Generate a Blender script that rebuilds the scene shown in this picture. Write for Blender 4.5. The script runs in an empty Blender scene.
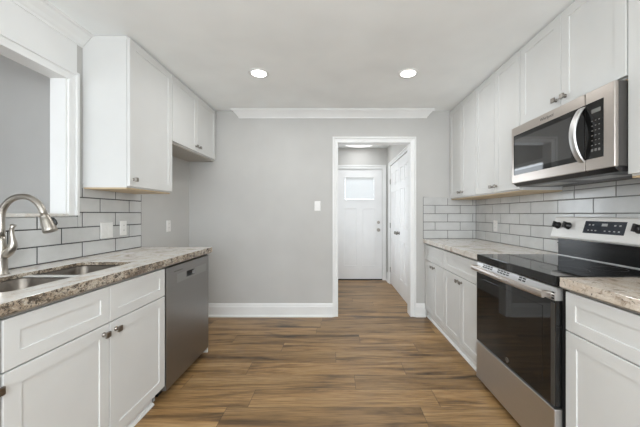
import bpy, bmesh, math, random
from mathutils import Vector, Matrix
random.seed(4)
S = bpy.context.scene
COL = S.collection

# ------------------------------------------------------------------ camera
cam_d = bpy.data.cameras.new('camera'); cam = bpy.data.objects.new('camera', cam_d); COL.objects.link(cam)
cam.location = (0, 0, 1.22); cam.rotation_euler = (math.pi/2, 0, 0)
cam_d.sensor_width = 36; cam_d.lens = 36*288/640
cam_d.shift_x = -15/640; cam_d.shift_y = 0.5/640
cam_d.clip_start = 0.02
S.camera = cam

# ------------------------------------------------------------------ world, daylight, exposure
w = bpy.data.worlds.new('sky'); S.world = w; w.use_nodes = True
bg = w.node_tree.nodes['Background']; bg.inputs[0].default_value = (0.86, 0.93, 1.0, 1); bg.inputs[1].default_value = 4.0

def area_light(name, loc, rot, sx, sy, power, color=(1, 1, 1), disk=False):
    d = bpy.data.lights.new(name, 'AREA'); d.energy = power; d.color = color
    d.shape = 'DISK' if disk else 'RECTANGLE'; d.size = sx
    if not disk: d.size_y = sy
    o = bpy.data.objects.new(name, d); COL.objects.link(o); o.location = loc; o.rotation_euler = rot
    return o
area_light('window_daylight', (0.0, -2.32, 1.45), (math.pi/2, 0, 0), 2.9, 1.6, 48, (0.92, 0.98, 1.04))  # fill light outside the added rear window
area_light('dining_daylight', (-3.2, -2.32, 1.45), (math.pi/2, 0, 0), 1.8, 1.6, 19, (0.95, 0.98, 1.0))  # fill light at the window added to the dining room
area_light('hall_daylight', (-0.36, 4.35, 1.35), (0, -math.pi/2, 0), 1.3, 0.95, 7, (0.93, 0.99, 1.03))  # added fill light through the hall's unseen side window
V = S.view_settings
S.display_settings.display_device = 'sRGB'
V.view_transform = 'Standard'; V.look = 'None'; V.gamma = 1; V.use_curve_mapping = False
V.exposure = 0.0
S.cycles.diffuse_bounces = 8; S.cycles.max_bounces = 14
S.cycles.sample_clamp_indirect = 6

# ------------------------------------------------------------------ materials
def newmat(name):
    m = bpy.data.materials.new(name); m.use_nodes = True
    nt = m.node_tree; b = nt.nodes['Principled BSDF']
    return m, nt, b
def setin(b, **k):
    for n, v in k.items():
        b.inputs[n.replace('_', ' ')].default_value = v
def coords(nt, scale=(1, 1, 1)):
    tc = nt.nodes.new('ShaderNodeTexCoord'); mp = nt.nodes.new('ShaderNodeMapping')
    mp.inputs['Scale'].default_value = scale
    nt.links.new(tc.outputs['Object'], mp.inputs['Vector']); return mp.outputs['Vector']
def noise(nt, vec, scale, detail=3, rough=0.5, dist=0):
    n = nt.nodes.new('ShaderNodeTexNoise'); n.inputs['Scale'].default_value = scale
    n.inputs['Detail'].default_value = detail; n.inputs['Roughness'].default_value = rough
    n.inputs['Distortion'].default_value = dist
    nt.links.new(vec, n.inputs['Vector']); return n.outputs['Fac']
def ramp(nt, fac, stops, interp='LINEAR'):
    r = nt.nodes.new('ShaderNodeValToRGB'); e = r.color_ramp.elements
    r.color_ramp.interpolation = interp
    while len(e) < len(stops): e.new(0.5)
    for el, (p, c) in zip(e, stops): el.position = p; el.color = (*c, 1)
    nt.links.new(fac, r.inputs['Fac']); return r.outputs['Color']
def mix(nt, fac, a, b, mode='MIX'):
    m = nt.nodes.new('ShaderNodeMix'); m.data_type = 'RGBA'; m.blend_type = mode
    for sock, v in ((m.inputs[0], fac), (m.inputs[6], a), (m.inputs[7], b)):
        if hasattr(v, 'links') or hasattr(v, 'is_linked'): nt.links.new(v, sock)
        elif isinstance(v, tuple): sock.default_value = (*v, 1)
        else: sock.default_value = v
    return m.outputs[2]
def math_n(nt, op, a, b=None):
    m = nt.nodes.new('ShaderNodeMath'); m.operation = op
    for i, v in enumerate((a, b)):
        if v is None: continue
        if hasattr(v, 'is_linked'): nt.links.new(v, m.inputs[i])
        else: m.inputs[i].default_value = v
    return m.outputs[0]
def bump(nt, b, h, strength=0.1, dist=0.01):
    bp = nt.nodes.new('ShaderNodeBump'); bp.inputs['Strength'].default_value = strength; bp.inputs['Distance'].default_value = dist
    nt.links.new(h, bp.inputs['Height']); nt.links.new(bp.outputs['Normal'], b.inputs['Normal'])

def paint(name, col, rough=0.5, bs=0.05, sc=120, var=0.03, spec=0.5):
    m, nt, b = newmat(name); v = coords(nt)
    n = noise(nt, v, 3.0, 2)
    lo = tuple(c*(1-var) for c in col); hi = tuple(min(1, c*(1+var)) for c in col)
    nt.links.new(ramp(nt, n, [(0.3, lo), (0.7, hi)]), b.inputs['Base Color'])
    setin(b, Roughness=rough); b.inputs['Specular IOR Level'].default_value = spec
    bump(nt, b, noise(nt, v, sc, 2), bs, 0.002)
    return m
def steel(name, col, rough=0.28, axis=(1, 1, 60), bs=0.06):
    m, nt, b = newmat(name); v = coords(nt, axis)
    n = noise(nt, v, 12, 3)
    nt.links.new(ramp(nt, n, [(0.3, tuple(c*0.93 for c in col)), (0.7, col)]), b.inputs['Base Color'])
    setin(b, Metallic=1.0, Roughness=rough)
    bump(nt, b, n, bs, 0.001)
    return m
def plain(name, col, rough=0.4, metal=0.0, spec=0.5):
    m, nt, b = newmat(name); v = coords(nt)
    n = noise(nt, v, 40, 2)
    nt.links.new(ramp(nt, n, [(0.3, tuple(c*0.95 for c in col)), (0.7, col)]), b.inputs['Base Color'])
    setin(b, Roughness=rough, Metallic=metal); b.inputs['Specular IOR Level'].default_value = spec
    return m
def emit(name, col, s):
    m, nt, b = newmat(name); setin(b, Base_Color=(*col, 1), Emission_Color=(*col, 1), Emission_Strength=s); return m

M = {}
M['wall'] = paint('grey wall paint', (0.525, 0.52, 0.505), 0.75, 0.12, 160)
M['ceil'] = paint('ceiling paint', (0.91, 0.935, 0.94), 0.85, 0.10, 120)
M['trim'] = paint('white trim paint', (0.815, 0.82, 0.815), 0.4, 0.02)
M['cab'] = paint('white cabinet lacquer', (0.66, 0.662, 0.652), 0.58, 0.02)
M['door'] = paint('white door paint', (0.82, 0.82, 0.82), 0.42, 0.02)
M['dark'] = plain('dark gap', (0.012, 0.011, 0.010), 0.6)
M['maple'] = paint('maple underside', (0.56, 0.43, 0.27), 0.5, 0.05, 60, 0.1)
M['steel'] = steel('brushed stainless', (0.62, 0.615, 0.61), 0.40, (60, 1, 60))
M['steel_mw'] = steel('microwave stainless', (0.56, 0.51, 0.47), 0.3, (1, 1, 90))
M['steel_dw'] = steel('dark stainless dishwasher', (0.31, 0.30, 0.29), 0.34, (1, 1, 90))
M['steel_hi'] = steel('pale stainless', (0.42, 0.41, 0.40), 0.3, (1, 1, 90))
M['console'] = steel('satin console steel', (0.80, 0.785, 0.76), 0.42, (60, 1, 60)); M['console'].node_tree.nodes['Principled BSDF'].inputs['Metallic'].default_value = 0.55
M['steel_band'] = steel('dishwasher band', (0.37, 0.36, 0.35), 0.34, (1, 1, 90))
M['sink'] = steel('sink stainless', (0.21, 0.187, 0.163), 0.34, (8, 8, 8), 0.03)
M['nickel'] = steel('brushed nickel', (0.46, 0.425, 0.38), 0.28, (20, 20, 20), 0.02)
M['pewter'] = plain('pewter hardware', (0.27, 0.25, 0.225), 0.30, 1.0)
M['glass_black'] = plain('black appliance glass', (0.007, 0.007, 0.007), 0.045, 0.0, 0.45)
M['guard'] = plain('black back guard enamel', (0.008, 0.008, 0.008), 0.16, 0.0, 0.22)
M['oven_glass'] = plain('oven window glass', (0.012, 0.011, 0.010), 0.04, 0.0, 0.4)
M['mw_glass'] = plain('microwave window glass', (0.035, 0.034, 0.034), 0.03, 0.0, 1.0)
M['black'] = plain('black enamel', (0.014, 0.013, 0.013), 0.35)
M['case'] = plain('charcoal steel case', (0.05, 0.046, 0.042), 0.45)
M['plastic'] = plain('white plastic', (0.80, 0.79, 0.77), 0.35)
M['slot'] = plain('shadow slot', (0.05, 0.05, 0.05), 0.6)
M['print'] = plain('pale panel print', (0.42, 0.42, 0.42), 0.5)
M['keyprint'] = plain('dim key print', (0.20, 0.195, 0.19), 0.5)
M['logo'] = plain('engraved lettering', (0.12, 0.11, 0.10), 0.5)
M['lcd'] = plain('display window', (0.20, 0.20, 0.19), 0.2)
M['blue_panel'] = plain('blue black touch panel', (0.022, 0.027, 0.038), 0.12)
M['lamp'] = emit('lit lens', (1.0, 0.98, 0.94), 14)
M['globe'] = emit('lit globe', (0.93, 0.985, 1.0), 55)
M['lamp_hall'] = emit('lit hall lens', (1.0, 0.99, 0.97), 1.5)
M['shade2'] = paint('grey beige underside', (0.42, 0.395, 0.36), 0.55, 0.04)  # grey beige underside colour of the short left cabinet
M['shade'] = paint('shadow line', (0.26, 0.235, 0.20), 0.6, 0.05)  # colour of the plywood strip under the granite

# tiles and grout
m, nt, b = newmat('grey glazed tile'); v = coords(nt)
n = noise(nt, v, 4.5, 4, 0.6)
nt.links.new(ramp(nt, n, [(0.3, (0.51, 0.512, 0.505)), (0.7, (0.61, 0.612, 0.605))]), b.inputs['Base Color'])
setin(b, Roughness=0.16); bump(nt, b, noise(nt, v, 9, 2), 0.12, 0.01); M['tile'] = m
M['grout_pale'] = paint('mid grey grout', (0.17, 0.17, 0.165), 0.9, 0.2, 200)
M['grout'] = paint('dark grey grout', (0.065, 0.065, 0.065), 0.9, 0.2, 200)

# granite
def granite(name, stops, blotch, bl0, bl1, fleck, light, k=1.0):
    m, nt, b = newmat(name); v = coords(nt, (1, 0.75, 1))
    big = noise(nt, v, 6*k, 5, 0.62, 0.9); med = noise(nt, v, 24*k, 5, 0.7, 0.5); sm = noise(nt, v, 95*k, 3, 0.7)
    base = ramp(nt, big, stops)
    c2 = mix(nt, ramp(nt, med, [(bl0, (0, 0, 0)), (bl1, (1, 1, 1))]), base, blotch)
    c3 = mix(nt, ramp(nt, sm, [(fleck, (0, 0, 0)), (fleck+0.08, (1, 1, 1))]), c2, (0.07, 0.06, 0.05))
    c4 = mix(nt, ramp(nt, sm, [(0.30, (1, 1, 1)), (0.38, (0, 0, 0))]), c3, light)
    nt.links.new(c4, b.inputs['Base Color']); setin(b, Roughness=0.14)
    bump(nt, b, med, 0.04, 0.004); M[name] = m
granite('granite', [(0.30, (0.40, 0.33, 0.27)), (0.42, (0.66, 0.61, 0.55)), (0.55, (0.74, 0.72, 0.69)), (0.72, (0.62, 0.53, 0.44))], (0.38, 0.32, 0.26), 0.57, 0.70, 0.65, (0.84, 0.82, 0.79))
granite('granite_warm', [(0.30, (0.33, 0.255, 0.19)), (0.42, (0.56, 0.47, 0.385)), (0.55, (0.63, 0.56, 0.48)), (0.72, (0.50, 0.39, 0.29))], (0.29, 0.22, 0.165), 0.53, 0.65, 0.61, (0.74, 0.69, 0.62))
granite('granite_edge', [(0.36, (0.16, 0.12, 0.085)), (0.48, (0.33, 0.26, 0.19)), (0.6, (0.50, 0.44, 0.36)), (0.7, (0.36, 0.30, 0.24))], (0.085, 0.065, 0.048), 0.50, 0.60, 0.54, (0.60, 0.57, 0.50), 1.6)  # edge copy of the stone; glare on the top is painted as paler colour

# floor planks running across the room
m, nt, b = newmat('wood plank floor')
tc = nt.nodes.new('ShaderNodeTexCoord'); sx = nt.nodes.new('ShaderNodeSeparateXYZ'); nt.links.new(tc.outputs['Object'], sx.inputs[0])
PW, PL = 0.182, 1.22
row = math_n(nt, 'FLOOR', math_n(nt, 'DIVIDE', sx.outputs[1], PW))
wn = nt.nodes.new('ShaderNodeTexWhiteNoise'); wn.noise_dimensions = '1D'; nt.links.new(row, wn.inputs['W'])
xs = math_n(nt, 'ADD', math_n(nt, 'DIVIDE', sx.outputs[0], PL), math_n(nt, 'MULTIPLY', wn.outputs['Value'], 5.0))
colm = math_n(nt, 'FLOOR', xs)
cid = nt.nodes.new('ShaderNodeCombineXYZ'); nt.links.new(row, cid.inputs[0]); nt.links.new(colm, cid.inputs[1])
wn2 = nt.nodes.new('ShaderNodeTexWhiteNoise'); wn2.noise_dimensions = '2D'; nt.links.new(cid.outputs[0], wn2.inputs['Vector'])
rnd = wn2.outputs['Value']
gv = nt.nodes.new('ShaderNodeCombineXYZ')
nt.links.new(math_n(nt, 'ADD', math_n(nt, 'MULTIPLY', sx.outputs[0], 0.9), math_n(nt, 'MULTIPLY', rnd, 37.0)), gv.inputs[0])
nt.links.new(math_n(nt, 'ADD', math_n(nt, 'MULTIPLY', sx.outputs[1], 8.5), math_n(nt, 'MULTIPLY', rnd, 91.0)), gv.inputs[1])
g1 = noise(nt, gv.outputs[0], 1.15, 5, 0.62, 0.8)
gv2 = nt.nodes.new('ShaderNodeVectorMath'); gv2.operation = 'MULTIPLY'; gv2.inputs[1].default_value = (3.0, 10, 1)
nt.links.new(gv.outputs[0], gv2.inputs[0])
g2 = noise(nt, gv2.outputs[0], 1.6, 4, 0.65, 0.3)
tone = ramp(nt, g1, [(0.29, (0.055, 0.032, 0.014)), (0.38, (0.175, 0.102, 0.044)), (0.50, (0.36, 0.212, 0.088)), (0.72, (0.50, 0.325, 0.158))])
grain = ramp(nt, g2, [(0.34, (0.55, 0.535, 0.51)), (0.58, (1.0, 1.0, 1.0))])
c = mix(nt, 1.0, tone, grain, 'MULTIPLY')
pv = ramp(nt, rnd, [(0.0, (0.76, 0.75, 0.73)), (0.5, (0.95, 0.95, 0.95)), (1.0, (1.08, 1.06, 1.03))])
c = mix(nt, 1.0, c, pv, 'MULTIPLY')
fy = math_n(nt, 'FRACT', math_n(nt, 'DIVIDE', sx.outputs[1], PW)); fx = math_n(nt, 'FRACT', xs)
ey = math_n(nt, 'LESS_THAN', math_n(nt, 'MINIMUM', fy, math_n(nt, 'SUBTRACT', 1.0, fy)), 0.009)
ex = math_n(nt, 'LESS_THAN', math_n(nt, 'MINIMUM', fx, math_n(nt, 'SUBTRACT', 1.0, fx)), 0.0016)
edge = math_n(nt, 'MAXIMUM', ey, ex)
c = mix(nt, math_n(nt, 'MULTIPLY', edge, 0.6), c, (0.05, 0.035, 0.024))
nt.links.new(c, b.inputs['Base Color'])
setin(b, Roughness=0.37); b.inputs['Specular IOR Level'].default_value = 0.5
bump(nt, b, math_n(nt, 'SUBTRACT', g2, math_n(nt, 'MULTIPLY', edge, 0.8)), 0.10, 0.004)
M['floor'] = m

# glass
m, nt, b = newmat('clear glass'); setin(b, Base_Color=(1, 1, 1, 1), Roughness=0.0, IOR=1.45, Transmission_Weight=1.0); M['glass'] = m
m, nt, b = newmat('white blind slats'); setin(b, Base_Color=(0.86, 0.86, 0.85, 1), Roughness=0.6)
tl = nt.nodes.new('ShaderNodeBsdfTranslucent'); tl.inputs[0].default_value = (0.85, 0.87, 0.88, 1)
ms = nt.nodes.new('ShaderNodeMixShader'); ms.inputs[0].default_value = 0.35
nt.links.new(b.outputs[0], ms.inputs[1]); nt.links.new(tl.outputs[0], ms.inputs[2])
nt.links.new(ms.outputs[0], nt.nodes['Material Output'].inputs[0]); M['blind'] = m

# ------------------------------------------------------------------ mesh builder
class MB:
    def __init__(s): s.bm = bmesh.new()
    def box(s, x0, x1, y0, y1, z0, z1, mi=0, bev=0.0, seg=2):
        x0, x1 = sorted((x0, x1)); y0, y1 = sorted((y0, y1)); z0, z1 = sorted((z0, z1))
        mt = Matrix.Translation(((x0+x1)/2, (y0+y1)/2, (z0+z1)/2)) @ Matrix.Diagonal((x1-x0, y1-y0, z1-z0, 1))
        r = bmesh.ops.create_cube(s.bm, size=1.0, matrix=mt)
        vs = r['verts']; fs = {f for v in vs for f in v.link_faces}
        for f in fs: f.material_index = mi
        if bev:
            es = list({e for v in vs for e in v.link_edges})
            rr = bmesh.ops.bevel(s.bm, geom=es, offset=bev, segments=seg, affect='EDGES', profile=0.5)
            for f in rr['faces']: f.material_index = mi
        return s
    def loft(s, loops, mi=0, caps=(True, True), smooth=False, closed=True):
        bm = s.bm; L = [[bm.verts.new(p) for p in lp] for lp in loops]
        n = len(L[0]); fs = []
        for a, b2 in zip(L, L[1:]):
            for i in range(n if closed else n-1):
                j = (i+1) % n
                fs.append(bm.faces.new((a[i], a[j], b2[j], b2[i])))
        if smooth:
            for f in fs: f.smooth = True
        if caps[0]: fs.append(bm.faces.new(L[0][::-1]))
        if caps[1]: fs.append(bm.faces.new(L[-1]))
        for f in fs: f.material_index = mi
        return s
    def lathe(s, prof, origin, axis=(0, 0, 1), n=28, mi=0, caps=(True, True)):
        ax = Vector(axis).normalized(); q = ax.to_track_quat('Z', 'Y'); o = Vector(origin)
        loops = [[o + q @ Vector((r*math.cos(2*math.pi*k/n), r*math.sin(2*math.pi*k/n), z)) for k in range(n)] for r, z in prof]
        return s.loft(loops, mi, caps, True)
    def tube(s, pts, radii, n=18, mi=0, squash=None):
        pts = [Vector(p) for p in pts]
        if not isinstance(radii, (list, tuple)): radii = [radii]*len(pts)
        loops = []; up = None
        for i, p in enumerate(pts):
            t = (pts[min(i+1, len(pts)-1)] - pts[max(i-1, 0)]).normalized()
            if up is None:
                up = Vector((0, 1, 0)) if abs(t.y) < 0.9 else Vector((1, 0, 0))
            up = (up - t*up.dot(t)).normalized(); sd = t.cross(up)
            a, b2 = squash or (1, 1)
            loops.append([p + radii[i]*(a*math.cos(2*math.pi*k/n)*up + b2*math.sin(2*math.pi*k/n)*sd) for k in range(n)])
        return s.loft(loops, mi, (True, True), True)
    def panel(s, P, W, H, t, panels, d=0.008, c=0.0018, raise_=0.0, slope=0.004, holes=(), mi=0):
        """a slab W x H x t whose front has recessed (or raised) panels; P(u, v, n) gives a point"""
        bm = s.bm
        rects = list(panels) + list(holes)
        us = sorted({c, W-c} | {r[0] for r in rects} | {r[1] for r in rects})
        vs = sorted({c, H-c} | {r[2] for r in rects} | {r[3] for r in rects})
        def inside(u, v, rs): return any(r[0] < u < r[1] and r[2] < v < r[3] for r in rs)
        for i in range(len(us)-1):
            for j in range(len(vs)-1):
                um, vm = (us[i]+us[i+1])/2, (vs[j]+vs[j+1])/2
                if not inside(um, vm, rects):
                    bm.faces.new([bm.verts.new(P(u, v, t)) for u, v in ((us[i], vs[j]), (us[i+1], vs[j]), (us[i+1], vs[j+1]), (us[i], vs[j+1]))])
                if holes and not inside(um, vm, holes):
                    bm.faces.new([bm.verts.new(P(u, v, 0)) for u, v in ((us[i], vs[j]), (us[i+1], vs[j]), (us[i+1], vs[j+1]), (us[i], vs[j+1]))])
        def R(u0, u1, v0, v1, n): return [P(u0, v0, n), P(u1, v0, n), P(u1, v1, n), P(u0, v1, n)]
        back = [R(c, W-c, c, H-c, 0)] if holes else [R(0, W, 0, H, 0)]
        s.loft(back + ([R(0, W, 0, H, 0)] if holes else []) + [R(0, W, 0, H, t-c), R(c, W-c, c, H-c, t)], caps=(not holes, False))
        for (a, b2, e, f) in panels:
            lp = [R(a, b2, e, f, t), R(a+slope, b2-slope, e+slope, f-slope, t-d)]
            if raise_:
                g = 0.016; lp += [R(a+g, b2-g, e+g, f-g, t-d), R(a+g+0.022, b2-g-0.022, e+g+0.022, f-g-0.022, t-d+raise_)]
            s.loft(lp, caps=(False, True))
        for (a, b2, e, f) in holes:
            s.loft([R(a, b2, e, f, t), R(a, b2, e, f, 0)], caps=(False, False))
        bmesh.ops.remove_doubles(bm, verts=bm.verts, dist=0.00005)
        return s
    def build(s, name, mats, parent=None, recalc=True, bevel_mod=0):
        if recalc: bmesh.ops.recalc_face_normals(s.bm, faces=s.bm.faces)
        me = bpy.data.meshes.new(name)
        W0 = world_of(parent)
        for v in s.bm.verts: v.co -= W0
        s.bm.to_mesh(me); s.bm.free()
        for mt in (mats if isinstance(mats, (list, tuple)) else [mats]): me.materials.append(mt)
        o = bpy.data.objects.new(name, me); COL.objects.link(o)
        if parent: o.parent = parent
        if bevel_mod:
            bv = o.modifiers.new('edge', 'BEVEL'); bv.width = bevel_mod; bv.segments = 3; bv.limit_method = 'ANGLE'; bv.angle_limit = math.radians(50)
        return o
def world_of(o):
    v = Vector((0, 0, 0))
    while o is not None: v = v + Vector(o.location); o = o.parent
    return v
def tag(o, label=None, cat=None, group=None, kind=None):
    if label: o['label'] = label
    if cat: o['category'] = cat
    if group: o['group'] = group
    if kind: o['kind'] = kind
    return o
def thing(name, loc, label, cat, group=None, kind=None):
    o = bpy.data.objects.new(name, None); COL.objects.link(o); o.location = loc; o.empty_display_size = 0.1
    return tag(o, label, cat, group, kind)
def struct(name, mb, mat, label, cat, bevel_mod=0):
    return tag(mb.build(name, mat, None, bevel_mod=bevel_mod), label, cat, None, 'structure')
def part(name, mb, mat, parent, label=None, bevel_mod=0):
    o = mb.build(name, mat, parent, bevel_mod=bevel_mod)
    if label: o['label'] = label
    return o
def place(src, parent, wpos, rot=None):
    """a further copy of a small part, sharing its mesh"""
    c = src.copy(); COL.objects.link(c); c.parent = parent
    c.location = Vector(wpos) - world_of(parent)
    if rot: c.rotation_euler = rot
    return c
def facing(o, nx):
    """P(u, v, n) for a front that faces -X (nx=-1) or +X (nx=1); u runs along +Y, v along Z"""
    return lambda u, v, n: Vector((o[0] + nx*n, o[1] + u, o[2] + v))
def facing_y(o, ny=-1):
    return lambda u, v, n: Vector((o[0] + u, o[1] + ny*n, o[2] + v))

# ------------------------------------------------------------------ dimensions
WL, WR, WB = -1.735, 1.683, 3.43
CH = 2.446
REAR = -2.2
CT = 0.925            # worktop height
HX0, HX1, HY = -0.30, 0.966, 5.32   # hall beyond the doorway
OY0, OY1, OZ0, OZ1 = 0.40, 1.866, 1.21, 2.095   # opening in the left wall
DX0, DX1, DZ = 0.036, 0.896, 2.07   # doorway in the back wall

# ------------------------------------------------------------------ room shell
struct('floor', MB().box(-5.0, 1.9, REAR-0.12, 5.5, -0.06, 0), M['floor'], 'brown wood plank floor with dark grain running across the room', 'floor')
struct('ceiling', MB().box(-5.0, 1.9, REAR-0.12, 5.5, CH, CH+0.08), M['ceil'], 'flat pale grey white ceiling over the kitchen', 'ceiling')
wl = MB()
wl.box(WL-0.10, WL, REAR-0.12, OY0, 0, CH).box(WL-0.10, WL, OY1, WB+0.12, 0, CH).box(WL-0.10, WL, OY0, OY1, 0, OZ0-0.02).box(WL-0.10, WL, OY0, OY1, OZ1+0.012, CH)
struct('wall_left', wl, M['wall'], 'grey painted wall with a framed opening above the sink', 'wall')
struct('wall_right', MB().box(WR, WR+0.12, REAR-0.12, WB+0.12, 0, CH), M['wall'], 'wall behind the range and the microwave', 'wall')
wb = MB()
wb.box(WL, DX0-0.012, WB, WB+0.12, 0, CH).box(DX1+0.012, WR, WB, WB+0.12, 0, CH).box(DX0-0.012, DX1+0.012, WB, WB+0.12, DZ+0.012, CH)
struct('wall_back', wb, M['wall'], 'grey back wall with the open doorway to the hall', 'wall')
wr = MB()
wr.box(-5, -4.2, REAR-0.12, REAR, 0, CH).box(-2.2, -1.5, REAR-0.12, REAR, 0, CH).box(1.5, WR, REAR-0.12, REAR, 0, CH)
wr.box(-5, WR, REAR-0.12, REAR, 0, 0.65).box(-5, WR, REAR-0.12, REAR, 2.25, CH)
struct('wall_rear', wr, M['wall'], 'grey wall with wide windows behind the camera', 'wall')
struct('wall_dining_end', MB().box(-5, WL-0.10, 2.15, 2.27, 0, CH), M['wall'], 'plain grey wall seen through the opening over the sink', 'wall')
struct('wall_dining_side', MB().box(-5.0, -4.9, REAR, 2.15, 0, CH), M['wall'], 'far side wall of the room beyond the opening', 'wall')
# hall
struct('wall_hall_left', MB().box(HX0-0.1, HX0, WB+0.12, 3.87, 0, CH).box(HX0-0.1, HX0, 4.83, HY+0.1, 0, CH).box(HX0-0.1, HX0, 3.87, 4.83, 0, 0.7).box(HX0-0.1, HX0, 3.87, 4.83, 2.0, CH), M['wall'], 'left wall of the hall behind the doorway', 'wall')
CY0, CY1 = 3.755, 5.035   # closet opening in the hall's right wall
hr = MB()
hr.box(HX1, HX1+0.12, CY1, HY+0.1, 0, CH).box(HX1, HX1+0.12, WB+0.12, CY0, 0, CH).box(HX1, HX1+0.12, CY0, CY1, 2.06, CH)
struct('wall_hall_right', hr, M['wall'], 'right wall of the hall around the white double closet doors', 'wall')
FX0, FX1, FZ = 0.03, 0.875, 2.055
hb = MB()
hb.box(HX0, FX0, HY, HY+0.12, 0, CH).box(FX1, HX1, HY, HY+0.12, 0, CH).box(FX0, FX1, HY, HY+0.12, FZ, CH)
struct('wall_hall_end', hb, M['wall'], 'pale end wall of the hall above the front door', 'wall')

# unseen windows added behind the camera to light the rooms
for i, (a, b2) in enumerate(((-1.5, 1.5), (-4.2, -2.2))):
    f = MB()
    for (x0, x1, z0, z1) in ((a, a+0.06, 0.65, 2.25), (b2-0.06, b2, 0.65, 2.25), (a, b2, 0.65, 0.71), (a, b2, 2.19, 2.25), ((a+b2)/2-0.03, (a+b2)/2+0.03, 0.65, 2.25)):
        f.box(x0, x1, REAR-0.09, REAR-0.03, z0, z1)
    wn_ = struct('window_%d' % (i+1), f, M['trim'], ['wide white framed window behind the camera', 'white framed window of the room beyond the opening'][i], 'window')

f = MB()
for (y0, y1, z0, z1) in ((3.87, 3.92, 0.7, 2.0), (4.78, 4.83, 0.7, 2.0), (3.92, 4.78, 0.7, 0.75), (3.92, 4.78, 1.95, 2.0)):
    f.box(HX0-0.04, HX0+0.01, y0, y1, z0, z1)
struct('window_3', f, M['trim'], 'white framed side window in the hall, hidden from the kitchen', 'window')  # unseen side window added to light the hall
# casings
CAS = [(0, 0), (0, 0.012), (0.016, 0.015), (0.019, 0.008), (0.040, 0.015), (0.044, 0.012), (0.047, 0.024), (0.065, 0.024), (0.065, 0)]
def casing(mb, P, u0, u1, v0, v1, prof=CAS, k=1.0):
    lp = []
    for (u, v, du, dv) in ((u0, v0, -1, 0), (u0, v1, -1, 1), (u1, v1, 1, 1), (u1, v0, 1, 0)):
        lp.append([P(u + du*wd*k, v + dv*wd*k, n) for wd, n in prof])
    return mb.loft(lp)
t = MB(); casing(t, lambda u, v, n: Vector((WL+n, u, v)), OY0, OY1, OZ0, OZ1)
t.box(WL-0.10, WL, OY1, OY1-0.012, OZ0, OZ1).box(WL-0.10, WL, OY0, OY0+0.012, OZ0, OZ1).box(WL-0.10, WL, OY0, OY1, OZ1, OZ1+0.012)
struct('trim_1', t, M['trim'], 'white stepped casing around the opening over the sink', 'trim')
struct('trim_2', MB().box(WL-0.125, WL+0.022, OY0-0.02, OY1-0.012, 1.204, 1.223, 0, 0.003), M['granite'], 'thin pale stone ledge along the foot of the opening', 'ledge')
t = MB(); casing(t, lambda u, v, n: Vector((u, WB-n, v)), DX0, DX1, 0, DZ)
t.box(DX0-0.012, DX0, WB, WB+0.12, 0, DZ).box(DX1, DX1+0.012, WB, WB+0.12, 0, DZ).box(DX0-0.012, DX1+0.012, WB, WB+0.12, DZ, DZ+0.012)
casing(t, lambda u, v, n: Vector((u, WB+0.12+n, v)), DX0, DX1, 0, DZ, k=0.9)
struct('trim_3', t, M['trim'], 'white casing around the open doorway in the back wall', 'trim')
t = MB(); casing(t, lambda u, v, n: Vector((u, HY-n, v)), FX0, FX1, 0, FZ)
struct('trim_4', t, M['trim'], 'white casing around the front door', 'trim')
t = MB(); casing(t, lambda u, v, n: Vector((HX1-n, u, v)), CY0, CY1, 0, 2.06, k=0.8)
struct('trim_5', t, M['trim'], 'white casing around the closet doors', 'trim')

struct('trim_8', MB().box(WL, WL+0.004, REAR, OY1+0.066, OZ1+0.066, CH-0.086), M['trim'], 'white painted frieze between the opening casing and the crown', 'trim')  # white facing laid on the wall above the opening casing
# crown moulding
CR = [(0, -0.088), (0.010, -0.088), (0.013, -0.074), (0.022, -0.066), (0.034, -0.050), (0.056, -0.028), (0.066, -0.016), (0.080, -0.012), (0.083, 0.0), (0, 0)]
struct('trim_6', MB().loft([[Vector((WL+d, y, CH+z)) for d, z in CR] for y in (REAR, 1.973)]), M['trim'], 'white crown moulding along the left wall above the opening', 'crown moulding')
bx0, bx1 = -1.136, 1.083
struct('trim_7', MB().loft([[Vector((bx0-d, WB-d, CH+z)) for d, z in CR], [Vector((bx1+d, WB-d, CH+z)) for d, z in CR]]), M['trim'], 'short white crown moulding with mitred ends above the doorway', 'crown moulding')

# baseboards
BB = [(0, 0), (0.030, 0), (0.029, 0.012), (0.022, 0.021), (0.015, 0.022), (0.015, 0.118), (0.011, 0.128), (0.010, 0.142), (0.005, 0.156), (0, 0.158)]
def base_y(name, x0, x1, y, sgn, label):
    struct(name, MB().loft([[Vector((x, y+sgn*d, z)) for d, z in BB] for x in (x0, x1)]), M['trim'], label, 'baseboard')
def base_x(name, y0, y1, x, sgn, label):
    struct(name, MB().loft([[Vector((x+sgn*d, y, z)) for d, z in BB] for y in (y0, y1)]), M['trim'], label, 'baseboard')
base_y('baseboard_back', WL+0.03, DX0-0.065, WB, -1, 'white baseboard along the back wall left of the doorway')
base_y('baseboard_right', DX1+0.065, 1.074, WB, -1, 'short white baseboard between the doorway and the base cabinets')
base_x('baseboard_left', 2.60, WB, WL, 1, 'white baseboard on the left wall past the dishwasher')
base_x('baseboard_hall', CY1+0.052, HY, HX1, -1, 'short white baseboard between front door and closet')

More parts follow.
